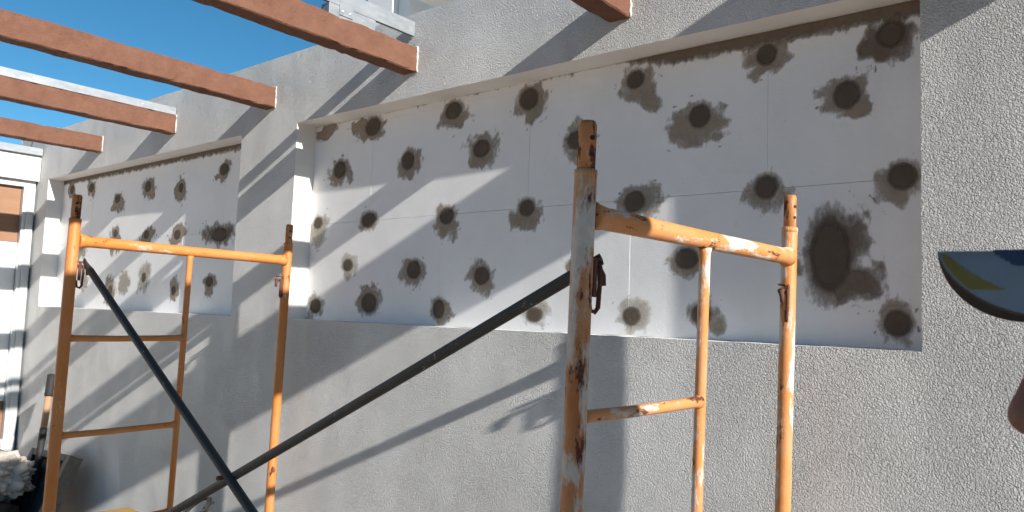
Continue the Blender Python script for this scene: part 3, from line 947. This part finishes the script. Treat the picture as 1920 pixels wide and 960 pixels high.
bk = tag(empty('bucket', (-3.86, 2.12, 0.0)), 'black builders bucket standing by the wall under the cable', 'bucket')
bm = bmesh.new()
add_tube(bm, [(-3.86, 2.12, 0.0), (-3.86, 2.12, 0.004), (-3.86, 2.12, 0.46), (-3.86, 2.12, 0.475), (-3.86, 2.12, 0.49)], [0.118, 0.120, 0.150, 0.158, 0.158], 28)
loc_parent(bm_obj('pail', bm, M['rubber']), bk)
loc_parent(tube_obj('handle', [(-3.86 + 0.16 * math.cos(a), 2.12 - 0.05 * math.sin(a), 0.47 - 0.11 * math.sin(a)) for a in np.linspace(0, math.pi, 15)], 0.004, M['galv'], None, 8), bk)
pts = []
for k in range(90):
    a = k / 90 * 2 * math.pi * 3.1
    wob = 0.012 * math.sin(a * 0.37 + 1)
    pts.append((-3.88 + 0.105 * math.cos(a) + wob, 2.12 + 0.055 * math.sin(a) + k * 0.0004, 0.565 + 0.062 * math.sin(a + 0.5) + wob * 0.6))
tag(tube_obj('cable', pts, 0.0065, M['cable'], None, 8), 'black cable coiled loosely at the foot of the wall', 'cable')

# ------------------------------------------------------------------ the man in the cap at the right edge
F2 = Vector((-0.98, -0.19, 0)).normalized()
man = tag(empty('person', (0.0407, 0.7048, 0.0)), 'person in a blue grey cap standing at the right edge, facing left', 'person')
man.rotation_euler = (0, 0, math.atan2(F2.y, F2.x))
def skin_mesh(nodes, edges, root=0, sub=2):
    me = bpy.data.meshes.new('sk')
    me.from_pydata([n[0] for n in nodes], edges, [])
    o = bpy.data.objects.new('sk', me); COL.objects.link(o)
    md = o.modifiers.new('s', 'SKIN')
    md.use_smooth_shade = True
    md.branch_smoothing = 0.6
    for i, n in enumerate(nodes):
        r = n[1]
        me.skin_vertices[0].data[i].radius = r if isinstance(r, tuple) else (r, r)
        me.skin_vertices[0].data[i].use_root = (i == root)
    o.modifiers.new('d', 'SUBSURF').levels = sub
    dg = bpy.context.evaluated_depsgraph_get()
    out = bpy.data.meshes.new_from_object(o.evaluated_get(dg))
    bpy.data.objects.remove(o)
    return out
torso = [((0, 0, 0.95), (0.115, 0.150)), ((0.0, 0, 1.10), (0.100, 0.135)), ((0.0, 0, 1.25), (0.110, 0.150)), ((-0.005, 0, 1.38), (0.095, 0.150)), ((-0.01, 0, 1.46), (0.062, 0.085)), ((0.0, 0, 1.52), (0.056, 0.058)), ((0.005, 0, 1.58), (0.058, 0.058))]
nodes = list(torso); edges = [(i, i + 1) for i in range(6)]
for s in (1, -1):
    b = len(nodes)
    nodes += [((0, s * 0.095, 0.86), (0.088, 0.085)), ((0.01, s * 0.10, 0.50), (0.060, 0.058)), ((0.005, s * 0.10, 0.30), (0.058, 0.054)), ((-0.005, s * 0.10, 0.09), (0.040, 0.036)), ((0.05, s * 0.105, 0.04), (0.035, 0.04)), ((0.15, s * 0.115, 0.03), (0.025, 0.04))]
    edges += [(0, b)] + [(b + i, b + i + 1) for i in range(5)]
    b = len(nodes)
    nodes += [((-0.01, s * 0.185, 1.405), (0.058, 0.058)), ((-0.02, s * 0.225, 1.26), (0.047, 0.047)), ((-0.02, s * 0.245, 1.10), (0.040, 0.040)), ((0.03, s * 0.255, 0.97), (0.034, 0.034)), ((0.07, s * 0.255, 0.85), (0.026, 0.024)), ((0.09, s * 0.255, 0.78), (0.040, 0.018))]
    edges += [(3, b)] + [(b + i, b + i + 1) for i in range(5)]
bm = bmesh.new()
me = skin_mesh(nodes, edges); bm.from_mesh(me); bpy.data.meshes.remove(me)
for s in (1, -1):                                                  # fingers and thumb
    for k, (dx, L) in enumerate(((-0.030, 0.066), (-0.008, 0.080), (0.014, 0.084), (0.036, 0.074))):
        x0 = 0.095 + dx
        add_tube(bm, [(x0 - 0.004, s * 0.255, 0.775), (x0 + 0.008, s * 0.255, 0.745 - L * 0.20), (x0 + 0.014, s * 0.247, 0.735 - L * 0.55), (x0 + 0.014, s * 0.236, 0.728 - L * 0.90), (x0 + 0.013, s * 0.233, 0.724 - L)], [0.0095, 0.0092, 0.0085, 0.0075, 0.004], 10)
    add_tube(bm, [(0.105, s * 0.250, 0.805), (0.140, s * 0.240, 0.775), (0.150, s * 0.232, 0.745), (0.150, s * 0.229, 0.727)], [0.013, 0.0115, 0.0095, 0.005], 10)
def blob(c, r, seg=20, fn=None):
    t = bmesh.new()
    bmesh.ops.create_uvsphere(t, u_segments=seg * 2, v_segments=seg, radius=1.0)
    for v in t.verts:
        p = v.co.copy()
        if fn: p = fn(p)
        v.co = Vector((c[0] + p.x * r[0], c[1] + p.y * r[1], c[2] + p.z * r[2]))
    m2 = bpy.data.meshes.new('t'); t.to_mesh(m2); t.free(); bm.from_mesh(m2); bpy.data.meshes.remove(m2)
def skull(p):
    q = p.copy()
    if q.z < 0:                                    # narrowing jaw
        q.y *= 1 - 0.30 * (-q.z) ** 1.3
        q.x = q.x * (1 - 0.16 * (-q.z)) + 0.10 * (-q.z)
    if q.x > 0.55: q.x = 0.55 + (q.x - 0.55) * 0.75
    return q
blob((0.0, 0, 1.635), (0.102, 0.077, 0.122), 28, skull)
blob((0.080, 0, 1.650), (0.016, 0.055, 0.010), 12)                 # brow ridge
blob((0.090, 0, 1.548), (0.012, 0.024, 0.014), 12)                 # chin
add_tube(bm, [(0.082, 0, 1.655), (0.092, 0, 1.637), (0.103, 0, 1.613), (0.1095, 0, 1.592)], [0.008, 0.0095, 0.012, 0.014], 14)
blob((0.1090, 0, 1.5890), (0.0160, 0.0155, 0.0150), 16)            # nose tip
for s in (1, -1):
    blob((0.0985, s * 0.0125, 1.5835), (0.0120, 0.0078, 0.0085), 12)  # nostril wings
    blob((-0.010, s * 0.080, 1.622), (0.020, 0.008, 0.032), 12)    # ear
    blob((0.055, s * 0.042, 1.600), (0.030, 0.022, 0.024), 12)     # cheek
blob((0.0905, 0, 1.5615), (0.008, 0.022, 0.006), 12)
blob((0.0890, 0, 1.5515), (0.008, 0.020, 0.006), 12)
tmp = bpy.data.meshes.new('body'); bm.to_mesh(tmp); bm.free()
ob = bpy.data.objects.new('b', tmp); COL.objects.link(ob)
rm = ob.modifiers.new('r', 'REMESH'); rm.mode = 'VOXEL'; rm.voxel_size = 0.0052; rm.use_smooth_shade = True
sm = ob.modifiers.new('s', 'SMOOTH'); sm.factor = 0.5; sm.iterations = 3
body_me = bpy.data.meshes.new_from_object(ob.evaluated_get(bpy.context.evaluated_depsgraph_get()))
bpy.data.objects.remove(ob)
body = link('body', body_me, M['skin'], man, True)
def mini(name, c, r, mat, parent=body, seg=14):
    t = bmesh.new()
    bmesh.ops.create_uvsphere(t, u_segments=seg, v_segments=seg // 2 + 2, radius=1.0)
    for v in t.verts: v.co = Vector((c[0] + v.co.x * r[0], c[1] + v.co.y * r[1], c[2] + v.co.z * r[2]))
    return bm_obj(name, t, mat, parent, True)
for s in (1, -1):
    mini('eye', (0.0765, s * 0.031, 1.632), (0.0105, 0.0125, 0.0085), M['eye'])
    mini('iris', (0.0850, s * 0.031, 1.632), (0.0028, 0.0055, 0.0055), M['iris'])
    mini('eyebrow', (0.0890, s * 0.032, 1.6535), (0.005, 0.019, 0.0035), M['hair'])
    mini('nostril', (0.1055, s * 0.0085, 1.5748), (0.0065, 0.0040, 0.0022), M['iris'])
mini('lips', (0.0955, 0, 1.5565), (0.004, 0.021, 0.0045), M['lip'])
# short hair below the cap
bmh = bmesh.new()
bmesh.ops.create_uvsphere(bmh, u_segments=48, v_segments=28, radius=1.0)
bmesh.ops.delete(bmh, geom=[v for v in bmh.verts if v.co.z < -0.38 or v.co.x > 0.30 - 0.4 * max(0, -v.co.z) * 0 or (v.co.z < 0.05 and v.co.x > 0.02)], context='VERTS')
for v in bmh.verts: v.co = Vector((v.co.x * 0.106, v.co.y * 0.081, 1.640 + v.co.z * 0.124))
bm_obj('hair', bmh, M['hair'], man, True)

# cap: crown, brim, button and two print patches
cap_o = tube_obj('cap_band', [(0, 0, 1.672), (0, 0, 1.695)], [0.1, 0.1], M['cap'], man, 40)
for v in cap_o.data.vertices:
    v.co.x *= 1.09; v.co.y *= 0.86
bmc = bmesh.new()
bmesh.ops.create_uvsphere(bmc, u_segments=48, v_segments=24, radius=1.0)
bmesh.ops.delete(bmc, geom=[v for v in bmc.verts if v.co.z < -0.02], context='VERTS')
for v in bmc.verts:
    seam = 0.008 * max(0, math.cos(6 * math.atan2(v.co.y, v.co.x))) ** 12
    k = 1 - seam
    v.co = Vector((v.co.x * 0.110 * k, v.co.y * 0.088 * k, 1.690 + (v.co.z ** 0.85 if v.co.z > 0 else 0) * 0.098 * k))
bm_obj('cap_crown', bmc, M['cap'], cap_o, True)
mini('cap_button', (0, 0, 1.789), (0.009, 0.009, 0.005), M['cap'], cap_o)
BR_A, BR_B, TIPX = 0.066, 0.084, 0.1680
def brim_pt(th, t, lift=0.0):
    """th: 0 at the front, +-90 deg at the temples; t: 0 at the head, 1 at the edge"""
    xo, yo = TIPX - BR_A * (1 - math.cos(th)), BR_B * math.sin(th)
    xi, yi = 0.030 + 0.074 * math.cos(th), 0.083 * math.sin(th)
    x, y = xi + (xo - xi) * t, yi + (yo - yi) * t
    s = math.sqrt((y / BR_B) ** 2 + 0.012) - 0.11
    z = 1.7115 - 0.057 * max(0, s) ** 1.02
    return Vector((x, y, z + lift))
def brim_sheet(name, mat, th0, th1, t0, t1, n, m, lift, thick, parent, keep=None):
    b = bmesh.new()
    G = [[b.verts.new(brim_pt(th0 + (th1 - th0) * i / n, t0 + (t1 - t0) * j / m, lift)) for i in range(n + 1)] for j in range(m + 1)]
    for j in range(m):
        for i in range(n):
            if keep and not keep((i + 0.5) / n, (j + 0.5) / m):
                continue
            b.faces.new((G[j][i], G[j][i + 1], G[j + 1][i + 1], G[j + 1][i]))
    bmesh.ops.delete(b, geom=[v for v in b.verts if not v.link_faces], context='VERTS')
    bmesh.ops.recalc_face_normals(b, faces=b.faces)
    bmesh.ops.solidify(b, geom=list(b.faces), thickness=thick)
    for e in b.edges:
        if len(e.link_faces) == 2 and e.calc_face_angle(0) > 0.6:
            e.smooth = False
    return bm_obj(name, b, mat, parent, True)
brim = brim_sheet('cap_brim', M['cap'], R(-90), R(90), 0.0, 1.0, 60, 14, 0.0, 0.0022, cap_o)
brim.data.materials.append(M['cap_under'])
for p in brim.data.polygons:
    if p.normal.z < 0.15:  # downward faces get the darker tone in place of shade
        p.material_index = 1
brim_sheet('brim_print', M['cap_yellow'], R(8), R(44), 0.66, 0.975, 40, 14, 0.0008, 0.0005, cap_o,
           lambda u, w: w > 0.85 - 0.85 * u + 0.06 * noise.noise(Vector((u * 9, w * 9, 0))) and u < 0.98)
brim_sheet('brim_print', M['cap_dark'], R(-8), R(20), 0.0, 0.42, 40, 14, 0.0008, 0.0005, cap_o,
           lambda u, w: w < 0.98 - 0.25 * max(0, u - 0.6) / 0.4)

# clothes
sh_nodes = [((0, 0, 0.90), (0.128, 0.168)), ((0.0, 0, 1.10), (0.118, 0.155)), ((0.0, 0, 1.25), (0.125, 0.168)), ((-0.005, 0, 1.38), (0.108, 0.166)), ((-0.01, 0, 1.455), (0.072, 0.10))]
sh_edges = [(0, 1), (1, 2), (2, 3), (3, 4)]
tr_nodes = [((0, 0, 0.97), (0.122, 0.158))]
tr_edges = []
for s in (1, -1):
    b = len(sh_nodes)
    sh_nodes += [((-0.01, s * 0.188, 1.405), (0.072, 0.072)), ((-0.02, s * 0.228, 1.26), (0.062, 0.060)), ((-0.02, s * 0.240, 1.16), (0.060, 0.058))]
    sh_edges += [(3, b), (b, b + 1), (b + 1, b + 2)]
    b = len(tr_nodes)
    tr_nodes += [((0, s * 0.097, 0.84), (0.103, 0.100)), ((0.01, s * 0.102, 0.50), (0.082, 0.078)), ((0.0, s * 0.102, 0.10), (0.070, 0.064))]
    tr_edges += [(0, b), (b, b + 1), (b + 1, b + 2)]
for nm, nd, ed, mt in (('shirt', sh_nodes, sh_edges, M['shirt']), ('trousers', tr_nodes, tr_edges, M['trousers'])):
    me = skin_mesh(nd, ed)
    for v in me.vertices:
        v.co += Vector((noise.noise(v.co * 13), noise.noise(v.co * 13 + Vector((4, 0, 0))), 0)) * 0.006
    link(nm, me, mt, man, True)
for s in (1, -1):
    b = bmesh.new()
    add_tube(b, [(-0.085, s * 0.102, 0.05), (-0.075, s * 0.102, 0.056), (-0.02, s * 0.102, 0.066), (0.05, s * 0.106, 0.060), (0.12, s * 0.112, 0.050), (0.175, s * 0.116, 0.040), (0.195, s * 0.117, 0.036)], [0.03, 0.045, 0.056, 0.054, 0.052, 0.045, 0.025], 20)
    for v in b.verts:
        v.co.z = max(0.0, v.co.z)
    add_tube(b, [(-0.02, s * 0.102, 0.06), (-0.015, s * 0.102, 0.14)], [0.055, 0.056], 20)
    bm_obj('boot', b, M['shoe'], man, True)
